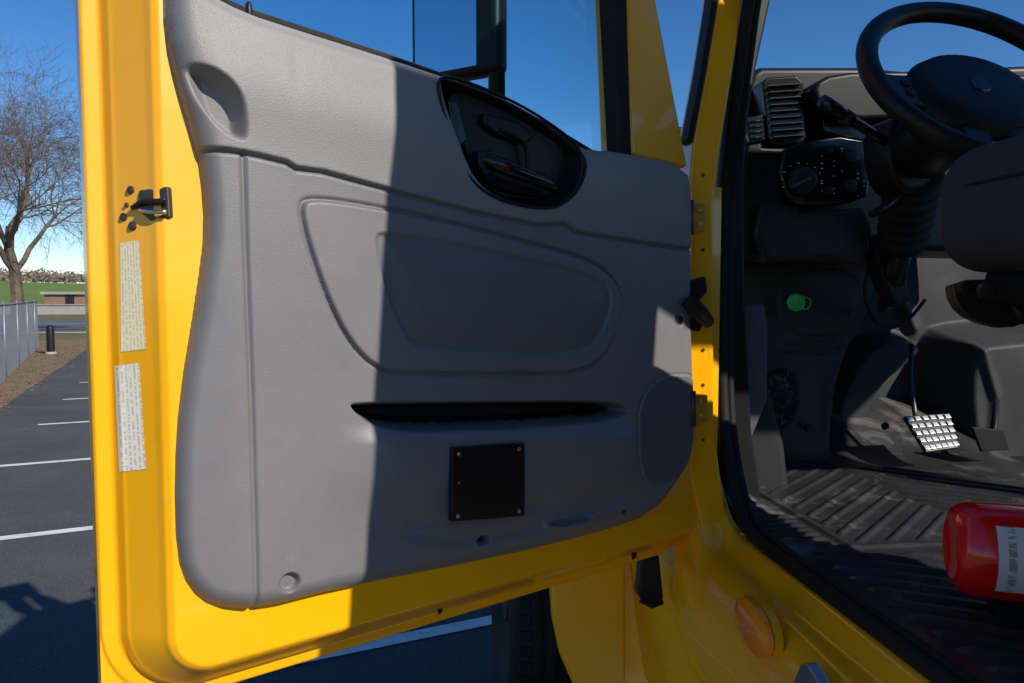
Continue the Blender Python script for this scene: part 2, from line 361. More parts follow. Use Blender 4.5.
for x,y in [(459,454),(519,449),(519,511),(458,516)]:
    lathe('plate_screw',onD(x,y,PO),Dn,[(0.0036,0),(0.0034,0.0012),(0.002,0.0018)],'metal',DR,14)
lathe('plate_nub',onD(459,483,PO),Dn,[(0.0022,0),(0.0020,0.001)],'metal',DR,10)
lathe('trim_screw',onD(290,583,-0.018),Dn,[(0.0085,0),(0.008,0.003),(0.0045,0.0045),(0.003,0.002)],'metal',DR,20)
lathe('trim_plug',onD(680,320,-0.008),Dn,[(0.0085,0),(0.008,0.004),(0.004,0.005)],'dkgrey',DR,20)
def onshell(px,py,extra=0.0):
    off=-0.08
    for _ in range(40):
        s,z=dsz(px,py,off); off=0.6*off+0.4*(float(shell_off(np.array(s),np.array(z)))+extra)
    return onD(px,py,off)
def shellgrid(name,q,m,extra,n=14):
    A=np.zeros((n,n,3))
    for i in range(n):
        for j in range(n):
            u=j/(n-1); v=i/(n-1)
            a=np.array(q[0])*(1-u)+np.array(q[1])*u; b=np.array(q[3])*(1-u)+np.array(q[2])*u; c=a*(1-v)+b*v
            A[i,j]=onshell(c[0],c[1],extra)
    gridmesh(name,A,m,DR,uv=True)
shellgrid('certification_label',[(120,243),(139,240),(146,349),(121,352)],'label',0.0012)
shellgrid('tyre_load_label',[(114,366),(139,363),(146,469),(119,472)],'label_w',0.0012)
nj=Dn*0.75+Ds*0.66; nj/=np.linalg.norm(nj)
a=[onshell(x,y,0.006) for x,y in [(138,190),(168,186),(170,218),(150,221),(137,210)]]
prism('latch_body',a,-nj*0.02,'dkmetal',DR,0.003)
tube('latch_claw',[onshell(132,208,0.006),onshell(144,200,0.014),onshell(156,203,0.014),onshell(166,199,0.010)],[0.003,0.004,0.005,0.003],'blk',DR,8,1)
tube('latch_claw_lower',[onshell(140,210,0.010),onshell(153,212,0.014),onshell(166,212,0.010)],[0.003,0.003,0.003],'metal',DR,8,1)
for x,y,r in [(131,190,0.0042),(124,217,0.0042),(133,226,0.0048),(127,205,0.0025)]:
    lathe('latch_bolt',onshell(x,y,0.0),nj,[(r*1.3,0),(r*1.3,0.001),(r,0.0015),(r*0.9,0.003),(0.002,0.0035)],'dkmetal',DR,12)
for x,y in [(440,608),(634,553)]:
    prD('drain_slot',[(x-2.5,y-7),(x+2.5,y-8),(x+3,y+4),(x-1,y+7)],-0.078,0.004,'blk',DR,0.001)

# ================================================================== SIDE MIRROR (outside the door, facing rearward)
SMn='side_mirror'
mc=onD(452,70,-0.36); zb_m=mc[2]-0.015; mw=0.225/2; MT=2.46
mn=-Uf*0.84-Ur*0.62+Uz*0.06; mn/=np.linalg.norm(mn)
mx_=np.cross(Uz,mn); mx_/=np.linalg.norm(mx_)
if mx_[0]<0: mx_=-mx_
mcx=np.array([mc[0],mc[1],0.0])
def MP(u,z,o=0.0): return mcx+mx_*u+Uz*z+mn*o
prism('mirror_housing',[MP(-mw,zb_m,0),MP(-mw,MT,0),MP(mw,MT,0),MP(mw,zb_m,0)],-mn*0.05,'blk',SMn,0.016)
mk('mirror_glass',[MP(-mw+0.016,zb_m+0.015,0.002),MP(-mw+0.016,MT-0.02,0.002),MP(mw-0.050,MT-0.02,0.002),MP(mw-0.050,zb_m+0.015,0.002)],[[0,1,2,3]],'mirror',SMn)
tube('mirror_post',[MP(mw-0.02,zb_m-0.12,-0.03),MP(mw-0.02,MT+0.02,-0.03)],0.018,'blk',SMn,12)
tube('mirror_arm',[MP(mw-0.02,zb_m-0.10,-0.03),onD(600,210,-0.28),onD(650,240,-0.14)],0.013,'blk',SMn,10)

# ================================================================== CAB
CB='truck_cab'
ZF=1.21
prF('a_pillar',[(731,-110),(718,0),(706,70),(693,140),(688,200),(689,470),(700,520),(722,590),(737,585),(729,530),(720,470),(714,420),(714,200),(722,140),(736,50),(743,0),(757,-110)],1.52,0.10,'yellow',CB,0.006)
prF('a_pillar_weatherstrip',[(724,-110),(712,0),(701,70),(688,138),(693,142),(706,72),(718,0),(731,-110)],1.515,0.05,'rubber',CB,0.002)
sealpx=[(772,-130),(750,-10),(741,60),(730,140),(722,200),(721,300),(722,400),(728,460),(741,520)]
sealpts=[onR(x,y,0.66) for x,y in sealpx]+[C(0.66,F,ZF-0.005) for F in (1.42,1.3,1.1,0.9,0.6,0.46)]
tube('door_seal',sealpts,0.013,'rubber',CB,12,2)
sp2=[p+Ur*0.022+Uf*0.012+Uz*0.004 for p in sealpts]
tube('door_seal_inner_bead',sp2,0.010,'rubber',CB,10,2)
prF('pillar_inner_trim',[(757,-120),(741,0),(733,60),(722,145),(716,200),(718,420),(738,525),(768,545),(752,430),(746,300),(744,170),(748,120),(757,66),(771,0),(795,-120)],1.66,0.12,'blk',CB,0.008)
Fv=np.linspace(0.30,2.05,120); 
prof=[(0.675,ZF-0.012),(0.655,ZF-0.014),(0.640,ZF-0.020),(0.628,ZF-0.040),(0.620,ZF-0.048),(0.600,ZF-0.052),(0.585,ZF-0.058),(0.570,ZF-0.075),(0.562,ZF-0.10),(0.558,ZF-0.16),(0.550,ZF-0.20),(0.548,ZF-0.26),(0.556,ZF-0.30),(0.575,ZF-0.33),(0.60,ZF-0.50),(0.62,ZF-0.62)]
pc=chaikin([(float(a),float(b)) for a,b in prof],2,False)
A=np.zeros((len(pc),len(Fv),3))
for i,(R,z) in enumerate(pc):
    for j,F in enumerate(Fv):
        lift=0.26*ss(1.47,1.66,F)*(1-ss(0.0,0.45,(ZF-z)))*ss(0.675,0.63,R)
        A[i,j]=C(R,F,z+lift)
gridmesh('sill_and_cowl_side',A,'yellow',CB)
box('step_box',0.60,0.70,0.4,1.35,0.45,0.60,'dkgrey',CB,0.01)
lc=onR(755,626,0.550)
lathe('marker_lamp_base',lc+Ur*0.016,-Ur,[(0.045,0),(0.045,0.014)],'yellow',CB,32,sx=1.6)
lathe('marker_lamp_lens',lc,-Ur,[(0.044,0),(0.043,0.008),(0.036,0.014),(0.022,0.018),(0.006,0.020)],'orange',CB,32,sx=1.6)
prism('step_bracket',[onR(x,y,0.54) for x,y in [(792,683),(800,664),(806,663),(822,690),(815,700)]],Ur*0.02,'metal',CB,0.003)
prF('hood_latch_bracket',[(641,560),(646,545),(655,538),(660,560),(664,598),(660,607),(646,607),(638,595),(640,580)],1.60,0.04,'blk',CB,0.006)
tube('hood_latch_strap',[onF(640,600,1.58),onF(652,606,1.57),onF(662,602,1.58)],0.006,'rubber',CB,8)
for (x,y) in [(697,217),(699,408)]:
    prF('hinge_leaf',[(x-8,y-14),(x+9,y-13),(x+9,y+14),(x-8,y+15)],1.49,0.03,'brass',CB,0.003)
    tube('hinge_pin',[onF(x-6,y-17,1.475),onF(x-6,y+18,1.475)],0.006,'dkmetal',CB,10)
    for dy in (-7,7): lathe('hinge_bolt',onF(x+3,y+dy,1.49),-Uf,[(0.006,0),(0.006,0.004),(0.002,0.005)],'brass',CB,10)
prF('door_check',[(688,282),(706,276),(708,292),(700,300),(706,318),(700,332),(688,330)],1.48,0.03,'blk',CB,0.004)
tube('wiring_boot',[onF(686,300,1.46),onF(697,310,1.45),onF(708,322,1.48)],[0.014,0.018,0.014],'rubber',CB,12,1)
for y in (175,250,350,385,440): lathe('pillar_plug',onF(703,y,1.52),-Uf,[(0.004,0),(0.0035,0.002)],'dkmetal',CB,10)

sh=0.115; FB=0.375; ZT=2.66; RF=1.04
box('rear_wall_low',0.60,2.62,FB,FB+0.06,0.95,1.85,'yellow',CB,0.01,sh)
box('rear_wall_top',0.60,2.62,FB,FB+0.06,2.54,ZT+0.02,'yellow',CB,0.01,sh)
box('rear_corner',0.56,0.70,FB,FB+0.10,0.95,ZT+0.02,'yellow',CB,0.01,sh)
box('rear_sun_block',0.71,1.29,FB+0.003,FB+0.057,1.84,2.55,'mdgrey',CB,0.005,sh)  # unseen panel, width set to cut off the sun patch on the door
box('rear_right_corner',2.54,2.64,FB,FB+0.06,0.95,ZT+0.02,'yellow',CB,0.01,sh)
box('roof',0.60,2.64,0.42,RF+0.02,ZT,ZT+0.06,'yellow',CB,0.02)
box('headliner',0.66,2.58,0.48,RF,ZT-0.03,ZT-0.005,'liner',CB,0.005)
box('roof_side_rail',0.58,0.66,0.45,RF,ZT-0.08,ZT+0.03,'yellow',CB,0.01)
prism('windscreen_pillar',[C(0.60,RF,ZT-0.03),C(0.60,RF,ZT+0.03),C(0.60,1.42,2.50),C(0.60,1.40,2.42)],Ur*0.05,'yellow',CB,0.005)
box('right_door_low',2.60,2.66,0.50,2.30,0.95,1.90,'mdgrey',CB,0.01)
box('right_rail',2.60,2.66,0.50,RF,ZT-0.06,ZT+0.03,'yellow',CB,0.01)
box('floor_pan',0.68,2.60,0.45,2.42,ZF-0.08,ZF-0.012,'blk',CB,0.003)
box('firewall',0.62,2.62,2.40,2.45,0.80,2.20,'dkgrey',CB,0.005)
box('cowl_top',0.62,2.62,2.05,2.60,2.12,2.18,'blk',CB,0.01)
def loft(name,secs,m,par):
    n=len(secs[0]); V=[p for s in secs for p in s]; Fc=[]
    for i in range(len(secs)-1):
        for k in range(n-1): Fc.append([i*n+k,i*n+k+1,(i+1)*n+k+1,(i+1)*n+k])
    Fc.append(list(range(n))); Fc.append([(len(secs)-1)*n+k for k in range(n)])
    return mk(name,V,Fc,m,par,0.0,True)
secs=[]
for F,zt,w in [(2.47,2.10,0.95),(2.9,2.05,0.92),(3.5,1.96,0.86),(4.0,1.80,0.78),(4.15,1.5,0.72),(4.18,0.8,0.70)]:
    s=[]
    for k in range(17):
        th=math.pi*k/16; s.append(C(1.6-w*np.sign(math.cos(th))*abs(math.cos(th))**0.35, F, 0.75+(zt-0.75)*abs(math.sin(th))**0.35))
    secs.append(s)
loft('hood',secs,'yellow',CB)
WC=(0.40,2.92,0.50)
rows=[]
for k in range(40):
    th=math.radians(42+140*k/39)
    rr=0.64
    c=[(0.20,rr-0.05),(0.19,rr-0.01),(0.20,rr+0.03),(0.26,rr+0.06),(0.40,rr+0.085),(0.70,rr+0.11)]
    rows.append([C(R,WC[1]-q*math.cos(th),WC[2]+q*1.05*math.sin(th)) for R,q in chaikin(c,2,False)])
gridmesh('wheel_arch_fender',np.array(rows),'yellow',CB)
prF('fender_rear_apron',[(551,586),(560,575),(600,566),(626,560),(626,720),(604,720),(575,690),(560,655),(553,620)],2.02,0.05,'yellow',CB,0.012)
prF('cowl_inner_side',[(612,540),(700,470),(712,560),(720,760),(618,760)],2.12,0.03,'yellow',CB,0.006)
prF('inner_fender',[(575,500),(760,480),(800,760),(590,760)],2.30,0.03,'blk',CB,0.006)
ax=Ur*1.0
wc=C(0.285,WC[1],WC[2])
tp=[(0.20,0.05),(0.28,0.02),(0.30,0.0),(0.40,-0.016),(0.46,-0.004),(0.488,0.018),(0.500,0.036),(0.500,0.085),(0.488,0.088),(0.488,0.096),(0.500,0.099),(0.502,0.135),(0.490,0.138),(0.490,0.146),(0.502,0.149),(0.500,0.185),(0.488,0.188),(0.488,0.196),(0.500,0.199),(0.500,0.240),(0.49,0.262),(0.46,0.28),(0.40,0.29),(0.30,0.28)]
lathe('tyre',wc,ax,tp,'rubber','front_wheel',72)
lathe('rim',wc,ax,[(0.06,0.01),(0.10,0.01),(0.12,0.07),(0.19,0.08),(0.22,0.045),(0.27,0.25)],'dkmetal','front_wheel',48)
V=[];Fc=[]
for k in range(60):
    th=2*math.pi*k/60
    for side in (0.030,0.232):
        c=wc+ax*side+0.500*(math.cos(th)*Uf+math.sin(th)*Uz); t=-math.sin(th)*Uf+math.cos(th)*Uz; nrm=math.cos(th)*Uf+math.sin(th)*Uz
        b0=len(V)
        for a in (-0.018,0.018):
            for b in (-0.016,0.016):
                for cc2 in (-0.01,0.008): V.append(c+ax*a+t*b+nrm*cc2)
        Fc+=[[b0+i for i in q] for q in ([0,1,3,2],[4,6,7,5],[0,4,5,1],[2,3,7,6],[0,2,6,4],[1,5,7,3])]
mk('tread_blocks',V,Fc,'rubber','front_wheel')
mk('windscreen',[C(0.75,2.25,2.20),C(2.5,2.25,2.20),C(2.45,RF+0.03,ZT),C(0.8,RF+0.03,ZT)],[[0,1,2,3]],'clear',CB)

# ---- floor heightfield with moulded ribs
Rv=np.arange(0.675,1.75,0.004); Fv=np.arange(0.60,2.36,0.004)
RR,FF=np.meshgrid(Rv,Fv)
z=np.full(RR.shape,ZF)
def stripes(u,period,w,hh):
    t=np.abs(((u/period)%1)-0.5)*period; return hh*(1-ss(w*0.5,w*0.5+0.004,t))
mA=ss(0.83,0.85,RR)*ss(1.52,1.50,RR)*ss(1.36,1.38,FF)*ss(1.98,1.96,FF)
cR=1.16
chev=FF*0.8+np.abs(RR-cR)*0.75
z+=mA*stripes(chev,0.05,0.010,0.005)
mB=ss(0.72,0.735,RR)*ss(1.30,1.285,FF)
z+=mB*stripes(RR*0.5+FF*0.85,0.045,0.012,0.008)
mC=ss(0.70,0.71,RR)*ss(0.80,0.79,RR)*ss(1.35,1.36,FF)*ss(1.9,1.89,FF)
z+=mC*stripes(FF,0.030,0.010,0.005)
z+=0.008*np.exp(-((FF-1.335)/0.008)**2)+0.007*np.exp(-((RR-0.815)/0.006)**2)*ss(1.33,1.35,FF)
z+=0.16*ss(1.98,2.36,FF)**1.2+0.05*ss(0.80,0.69,RR)*ss(1.5,1.7,FF)
gridmesh('floor_mat',RR[...,None]*Ur+FF[...,None]*Uf+z[...,None]*Uz,'mat',CB)

# ---- kick panel, toe board: one moulded liner
Rv=np.arange(0.66,1.95,0.006); Zv=np.arange(1.12,1.98,0.006)
RR,Z2=np.meshgrid(Rv,Zv); Pq=np.stack([RR,Z2],-1)
def rz(px,F=2.1,sm=2): 
    r=[]
    for x,y in (chaikin(px,sm) if sm else px):
        p=onF(x,y,F); r.append(np.array([float(p@Ur)/float(Ur@Ur),p[2]]))
    return r
Fq=np.full(RR.shape,2.32)
A1=-sdf(Pq,rz([(690,200),(915,200),(893,262),(880,300),(866,335),(846,372),(838,410),(838,520),(690,520)],2.05)); Fq-=0.27*ss(-0.03,0.03,A1)
A2=-sdf(Pq,rz([(838,520),(842,420),(862,372),(884,340),(930,335),(945,352),(925,372),(898,392),(880,440),(878,520)],2.15)); Fq-=0.10*ss(-0.015,0.03,A2)
A3=-sdf(Pq,rz([(972,350),(985,335),(1200,325),(1200,530),(985,530),(970,440)],2.1)); Fq-=0.20*ss(-0.04,0.04,A3)
g1=sdf(Pq,rz([(760,345),(800,352),(838,352),(866,335)],2.05),False); Fq+=0.010*np.exp(-(g1/0.008)**2)
g2=-sdf(Pq,rz([(762,372),(790,366),(800,395),(790,428),(765,432),(758,400)],2.05)); Fq+=0.03*ss(-0.005,0.02,g2)
g3=-sdf(Pq,rz([(780,270),(850,268),(862,296),(850,330),(800,338),(776,320)],2.05)); Fq-=0.012*ss(-0.006,0.012,g3)
g4=sdf(Pq,rz([(905,262),(935,330)],2.2,0),False); Fq-=0.03*np.exp(-(g4/0.02)**2)
g5=sdf(Pq,rz([(985,345),(1000,400),(996,450)],2.1,0),False); Fq-=0.02*np.exp(-(g5/0.014)**2)
g6=sdf(Pq,rz([(850,300),(830,360),(822,450)],2.05,1),False); Fq-=0.012*np.exp(-(g6/0.010)**2)
Fq+=0.006*np.sin(RR*14)*np.sin(Z2*12)
gridmesh('moulded_footwell_liner',RR[...,None]*Ur+Fq[...,None]*Uf+Z2[...,None]*Uz,['moulded'],CB)
prF('kick_trim_strip',[(735,304),(765,303),(769,330),(768,400),(752,440),(742,430),(736,380)],1.74,0.10,'mdgrey',CB,0.010)
lathe('kick_screw',onF(742,316,1.74),-Uf,[(0.005,0),(0.004,0.003)],'dkmetal',CB,10)
prF('kick_foot_trim',[(736,385),(768,380),(786,445),(792,500),(800,520),(760,525),(742,500)],1.80,0.12,'dkgrey',CB,0.02)
random.seed(11); V=[];Fc=[]
for i in range(260):
    c=onF(779+random.gauss(0,5.5),399+random.gauss(0,10),2.035); a=np.random.randn(3)*0.008; b=np.random.randn(3)*0.004
    k=len(V); V+= [c-a,c-b,c+a,c+b]; Fc.append([k,k+1,k+2,k+3])
mk('frayed_insulation',V,Fc,'mdgrey',CB)
for x,y in [(808,428),(885,426)]: lathe('push_clip',onF(x,y,2.03),-Uf,[(0.012,0),(0.010,0.006),(0.004,0.009)],'blk',CB,16)
prF('connector_bracket',[(800,292),(810,292),(810,302),(800,304)],2.01,0.03,'moulded',CB,0.003)
lathe('connector_cap',onF(796,302,1.985),-Uf-0.5*Ur-0.2*Uz,[(0.020,-0.045),(0.022,-0.04),(0.022,0.0),(0.025,0.002),(0.025,0.010),(0.017,0.014),(0.005,0.015)],'green',CB,12)
tube('connector_tether',[onF(803,296,1.99),onF(812,300,1.98),onF(808,310,1.98),onF(799,308,1.985)],0.003,'green',CB,6,2)
tube('footwell_cable',[onF(870,262,1.98),onF(862,300,1.97),onF(880,330,2.0),onF(905,325,2.05),onF(925,300,2.1)],0.005,'rubber',CB,8,2)

# ================================================================== DASHBOARD
DB='dashboard'
prF('dash_body',[(733,140),(742,100),(752,72),(762,66),(860,66),(905,70),(1080,62),(1080,255),(900,250),(872,262),(748,262),(736,240)],1.86,0.30,'blk',DB,0.018)
prF('dash_end_cap',[(738,205),(748,130),(752,112),(764,146),(790,147),(800,212),(868,208),(872,250),(862,262),(744,258)],1.80,0.12,'blk',DB,0.012)
prF('knee_bolster',[(764,202),(800,212),(866,207),(874,228),(866,264),(835,258),(768,262),(757,235)],1.765,0.10,'dkgrey',DB,0.014)
prF('vent_bezel',[(762,82),(768,77),(797,75),(804,82),(807,138),(800,143),(774,145),(768,138)],1.79,0.06,'blkgl',DB,0.006)
for i in range(9):
    y=84+i*6.4; a=onF(769+i*0.6,y+1,1.775); b=onF(801+i*0.4,y-1,1.775)
    prism('vent_slat',[a,b,b-Uz*0.004+Uf*0.014,a-Uz*0.004+Uf*0.014],-Uz*0.002,'blk',DB,0)
prF('vent_small',[(746,118),(763,114),(766,140),(750,143)],1.79,0.05,'blkgl',DB,0.004)
for i in range(4): tube('vent_small_slat',[onF(749,122+i*5.5,1.785),onF(764,120+i*5.5,1.785)],0.002,'blk',DB,6)
prF('switch_panel',[(784,150),(800,142),(840,136),(864,140),(872,165),(868,196),(850,203),(796,205),(786,196),(780,172)],1.77,0.06,'blkgl',DB,0.006)
lathe('headlamp_knob',onF(802,181,1.765),-Uf,[(0.036,0),(0.035,0.010),(0.030,0.018),(0.024,0.020)],'dkgrey',DB,28)
prism('headlamp_knob_grip',[onF(793,185,1.742),onF(811,176,1.742),onF(812,179,1.742),onF(794,188,1.742)],Uf*0.015,'mdgrey',DB,0.002)
for (x,y,r) in [(850,156,0.017),(850,186,0.017),(828,150,0.010),(828,190,0.010)]:
    lathe('small_knob',onF(x,y,1.765),-Uf,[(r,0),(r*0.95,0.008),(r*0.5,0.010)],'dkgrey',DB,20)
random.seed(5)
for k in range(30):
    if k<9: th=math.radians(200-25*k); x,y=802+20*math.cos(th),181-18*math.sin(th)
    else:
        x=random.choice([822,834,842,858,864]); y=146+ (k-9)*2.5
    c=onF(x,y,1.766); w=0.0015 if k%2 else 0.003
    prism('switch_marking',[c-Ur*w-Uz*0.0012,c+Ur*w-Uz*0.0012,c+Ur*w+Uz*0.0012,c-Ur*w+Uz*0.0012],Uf*0.0005,'white',DB,0)
prF('instrument_hood',[(812,84),(835,72),(900,70),(990,72),(1060,76),(1060,110),(990,120),(900,118),(850,120),(820,108)],1.74,0.16,'blk',DB,0.02,sm=1)
prF('instrument_face',[(820,100),(900,98),(900,138),(870,142),(824,132)],1.80,0.03,'blkgl',DB,0.004)

# ================================================================== STEERING
ST='steering_wheel'
wc=onF(978,80,1.36); tau=math.radians(54)
wn=-Uf*math.sin(tau)+Uz*math.cos(tau); wu=Uf*math.cos(tau)+Uz*math.sin(tau)
R0=0.218
tube('rim',[wc+R0*(math.cos(t)*Ur+math.sin(t)*wu) for t in np.linspace(0,2*math.pi,97)[:-1]],0.0205,'blk',ST,18,0,True)
lathe('hub',wc-wn*0.045-wu*0.012,wn,[(0.07,-0.03),(0.112,0.0),(0.116,0.018),(0.105,0.034),(0.075,0.042),(0.02,0.045)],'blk',ST,40,sx=1.15)
lathe('hub_emblem',wc+wn*0.0005-wu*0.012,wn,[(0.022,0),(0.020,0.002)],'blkgl',ST,24)
for th,wd in ((186,0.042),(-6,0.042),(250,0.026),(290,0.026)):
    t=math.radians(th); dr=math.cos(t)*Ur+math.sin(t)*wu; sd=-math.sin(t)*Ur+math.cos(t)*wu
    pts=[wc-wn*0.03+dr*0.07+sd*wd*1.3,wc-wn*0.012+dr*0.15+sd*wd,wc+dr*0.214+sd*wd*0.9,wc+dr*0.214-sd*wd*0.9,wc-wn*0.012+dr*0.15-sd*wd,wc-wn*0.03+dr*0.07-sd*wd*1.3]
    prism('spoke',pts,-wn*0.018,'blk',ST,0.006)
for th in (186,-6):
    t=math.radians(th); dr=math.cos(t)*Ur+math.sin(t)*wu
    for q in (-0.014,0.014):
        lathe('spoke_button',wc-wn*0.014+dr*0.145+wu*q,wn,[(0.011,0),(0.010,0.005),(0.005,0.006)],'dkgrey',ST,16)
SC='steering_column'
c2=onF(915,175,1.62); c3=onF(902,245,1.74); c4=onF(890,300,1.86)
tube('upper_shroud',[wc-wn*0.06,wc-wn*0.12,c2+Uz*0.05,c2],[0.055,0.075,0.075,0.060],'blk',SC,24,1)
prF('shroud_side',[(886,118),(915,112),(940,120),(945,160),(930,188),(905,196),(888,170)],1.56,0.10,'blk',SC,0.016,sm=1)
gp=[];gr=[]
for k in range(29):
    t=k/28; gp.append(c2*(1-t)+c3*t); gr.append(0.058+0.009*math.sin(k*math.pi/2)-0.006*t)
tube('gaiter',gp,gr,'rubber',SC,28)
tube('lower_shaft',[c3,c4,onF(884,306,1.95)],[0.03,0.022,0.02],'blk',SC,14)
prF('column_bracket',[(872,240),(890,232),(905,262),(910,300),(898,308),(886,285)],1.80,0.06,'blk',SC,0.006)
tube('signal_stalk',[onF(900,152,1.60),onF(880,138,1.56),onF(848,118,1.52),onF(836,110,1.51),onF(822,101,1.50)],[0.010,0.010,0.011,0.015,0.014],'blkgl',SC,14)
tube('stalk_collar',[onF(850,120,1.522),onF(844,116,1.517)],0.016,'dkgrey',SC,14)
tube('tilt_lever',[onF(905,190,1.60),onF(888,205,1.56),onF(872,214,1.54)],[0.007,0.007,0.009],'blk',SC,10)

# ================================================================== PEDALS
PD='accelerator_pedal'
q=[(904,416),(950,413),(959,447),(926,452)]
pl=[onF(*q[0],1.98),onF(*q[1],1.98),onF(*q[2],1.90),onF(*q[3],1.90)]
nn=np.cross(pl[1]-pl[0],pl[3]-pl[0]); nn/=np.linalg.norm(nn); 
if nn@Uf>0: nn=-nn
prism('pad',pl,-nn*0.012,'dkmetal',PD,0.003)
for i in range(6):
    for j in range(5):
        u=(i+0.5)/6; v=(j+0.5)/5
        c=(pl[0]*(1-u)+pl[1]*u)*(1-v)+(pl[3]*(1-u)+pl[2]*u)*v
        e1=(pl[1]-pl[0])/np.linalg.norm(pl[1]-pl[0]); e2=(pl[3]-pl[0])/np.linalg.norm(pl[3]-pl[0])
        prism('tread_stud',[c+e1*a*0.008+e2*b*0.0065 for a,b in ((-1,-1),(1,-1),(1,1),(-1,1))],nn*0.004,'metal',PD,0.001)
tube('arm',[onF(912,345,2.12),onF(910,380,2.06),onF(916,420,2.0)],0.007,'dkmetal',PD,10,1)
prF('pad',[(972,427),(1004,430),(1010,450),(982,452)],1.96,0.012,'rubber','brake_pedal',0.004)
tube('arm',[onF(996,400,2.06),onF(995,420,2.0),onF(993,438,1.97)],0.009,'blk','brake_pedal',10,1)

# ================================================================== SEAT
SE='driver_seat'
def rbox(name,R0,R1,F0,F1,z0,z1,m,par,r):
    ob=box(name,R0,R1,F0,F1,z0,z1,m,par,r); ob.modifiers['b'].segments=8; return ob
rbox('cushion',0.742,1.30,0.50,1.05,1.735,1.918,'seat',SE,0.06)
rbox('backrest',0.86,1.22,0.44,0.56,1.80,2.20,'seat',SE,0.05)
rbox('cushion_pan',0.80,1.26,0.55,1.00,1.69,1.74,'blk',SE,0.012)
rbox('pedestal',0.92,1.24,0.55,0.86,ZF,1.69,'blk',SE,0.02)
tube('cushion_piping',[C(0.744,F,1.855) for F in (0.55,0.7,0.9,0.97)]+[C(0.754,1.02,1.853),C(0.785,1.048,1.852),C(0.88,1.051,1.852),C(1.24,1.051,1.852)],0.0035,'rubber',SE,8,1)
prF('adjuster_plate',[(952,280),(1040,278),(1040,318),(1008,330),(975,322),(956,305)],0.99,0.02,'dkmetal',SE,0.004,sm=1)
lathe('adjuster_knob',onF(962,288,0.97),-Uf,[(0.010,0),(0.010,0.012),(0.004,0.015)],'blk',SE,16)
lathe('adjuster_bolt',onF(985,291,0.98),-Uf,[(0.014,0),(0.013,0.008),(0.005,0.010)],'dkmetal',SE,16)
tube('slide_lever',[onF(1010,300,0.97),onF(1024,320,0.96),onF(1040,322,0.96)],0.007,'blk',SE,10)

# ================================================================== EXTINGUISHER
EX='fire_extinguisher'
ea=np.array([0.91,-0.30,0]); ea/=np.linalg.norm(ea); er=0.073
ezc=ZF+0.030+er
ec=np.array([*(onZ(950,546,ezc)[:2]),ezc])
lathe('cylinder',ec,ea,[(0.035,0.006),(0.048,0.0),(0.060,0.004),(0.068,0.014),(er,0.034),(er,0.33),(0.066,0.355),(0.048,0.375),(0.02,0.385)],'red',EX,56)
lathe('neck',ec+ea*0.38,ea,[(0.018,0),(0.018,0.04),(0.012,0.05)],'metal',EX,20)
prism('handle',[ec+ea*0.41+Uz*0.01,ec+ea*0.50+Uz*0.05,ec+ea*0.50+Uz*0.062,ec+ea*0.41+Uz*0.03],np.cross(ea,Uz)*0.02,'blk',EX,0.003)
tube('bracket_strap',[ec+ea*0.24+(er+0.002)*(math.cos(t)*np.cross(ea,Uz)+math.sin(t)*Uz) for t in np.linspace(0,2*math.pi,40)[:-1]],0.003,'blk',EX,8,0,True)
prism('bracket_foot',[ec+ea*a+np.cross(ea,Uz)*b-Uz*(er+0.002) for a,b in ((0.06,-0.03),(0.3,-0.03),(0.3,0.03),(0.06,0.03))],-Uz*0.025,'blk',EX,0.002)
n1,n2=24,12; A=np.zeros((n1,n2,3)); cr=np.cross(ea,Uz); cr=cr if cr[1]<0 else -cr
for i in range(n1):
    t=math.radians(-35+80*i/(n1-1))
    for j in range(n2):
        A[i,j]=ec+ea*(0.046+0.14*j/(n2-1))+(er+0.0008)*(math.cos(t)*cr+math.sin(t)*Uz)
gridmesh('label',A,'label_e',EX,uv=True)

# ================================================================== GROUND
def terr(name,pts,m,z=None):
    return mk(name,[(p[0],p[1],p[2] if z is None else z) for p in pts],[list(range(len(pts)))],m)
def groundmat(name,c1,c2,sc,rough=0.95,c3=None,speck=0):
    m=mat(name,c1,rough); nt=m.node_tree; b=nt.nodes['Principled BSDF']
    b.inputs['Specular IOR Level'].default_value=0.25
    tc=nt.nodes.new('ShaderNodeTexCoord'); n=nt.nodes.new('ShaderNodeTexNoise'); n.inputs['Scale'].default_value=sc; n.inputs['Detail'].default_value=6; n.inputs['Roughness'].default_value=0.7
    nt.links.new(tc.outputs['Object'],n.inputs['Vector'])
    r=nt.nodes.new('ShaderNodeValToRGB'); r.color_ramp.elements[0].position=0.35; r.color_ramp.elements[1].position=0.68
    r.color_ramp.elements[0].color=(*c1,1); r.color_ramp.elements[1].color=(*c2,1)
    nt.links.new(n.outputs['Fac'],r.inputs[0])
    out=r.outputs[0]
    if speck:
        n3=nt.nodes.new('ShaderNodeTexNoise'); n3.inputs['Scale'].default_value=speck; n3.inputs['Detail'].default_value=2
        nt.links.new(tc.outputs['Object'],n3.inputs['Vector'])
        r3=nt.nodes.new('ShaderNodeMapRange'); r3.inputs[1].default_value=0.3; r3.inputs[2].default_value=0.7; r3.inputs[3].default_value=0.6; r3.inputs[4].default_value=1.4
        nt.links.new(n3.outputs['Fac'],r3.inputs[0]); mu=nt.nodes.new('ShaderNodeVectorMath'); mu.operation='SCALE'
        nt.links.new(out,mu.inputs[0]); nt.links.new(r3.outputs[0],mu.inputs['Scale']); out=mu.outputs[0]
    nt.links.new(out,b.inputs['Base Color']); return m
M['grass']=groundmat('winter_grass',(0.10,0.11,0.03),(0.20,0.16,0.07),0.8,speck=30)
M['green_grass']=groundmat('green_grass',(0.12,0.19,0.03),(0.17,0.22,0.05),0.05)
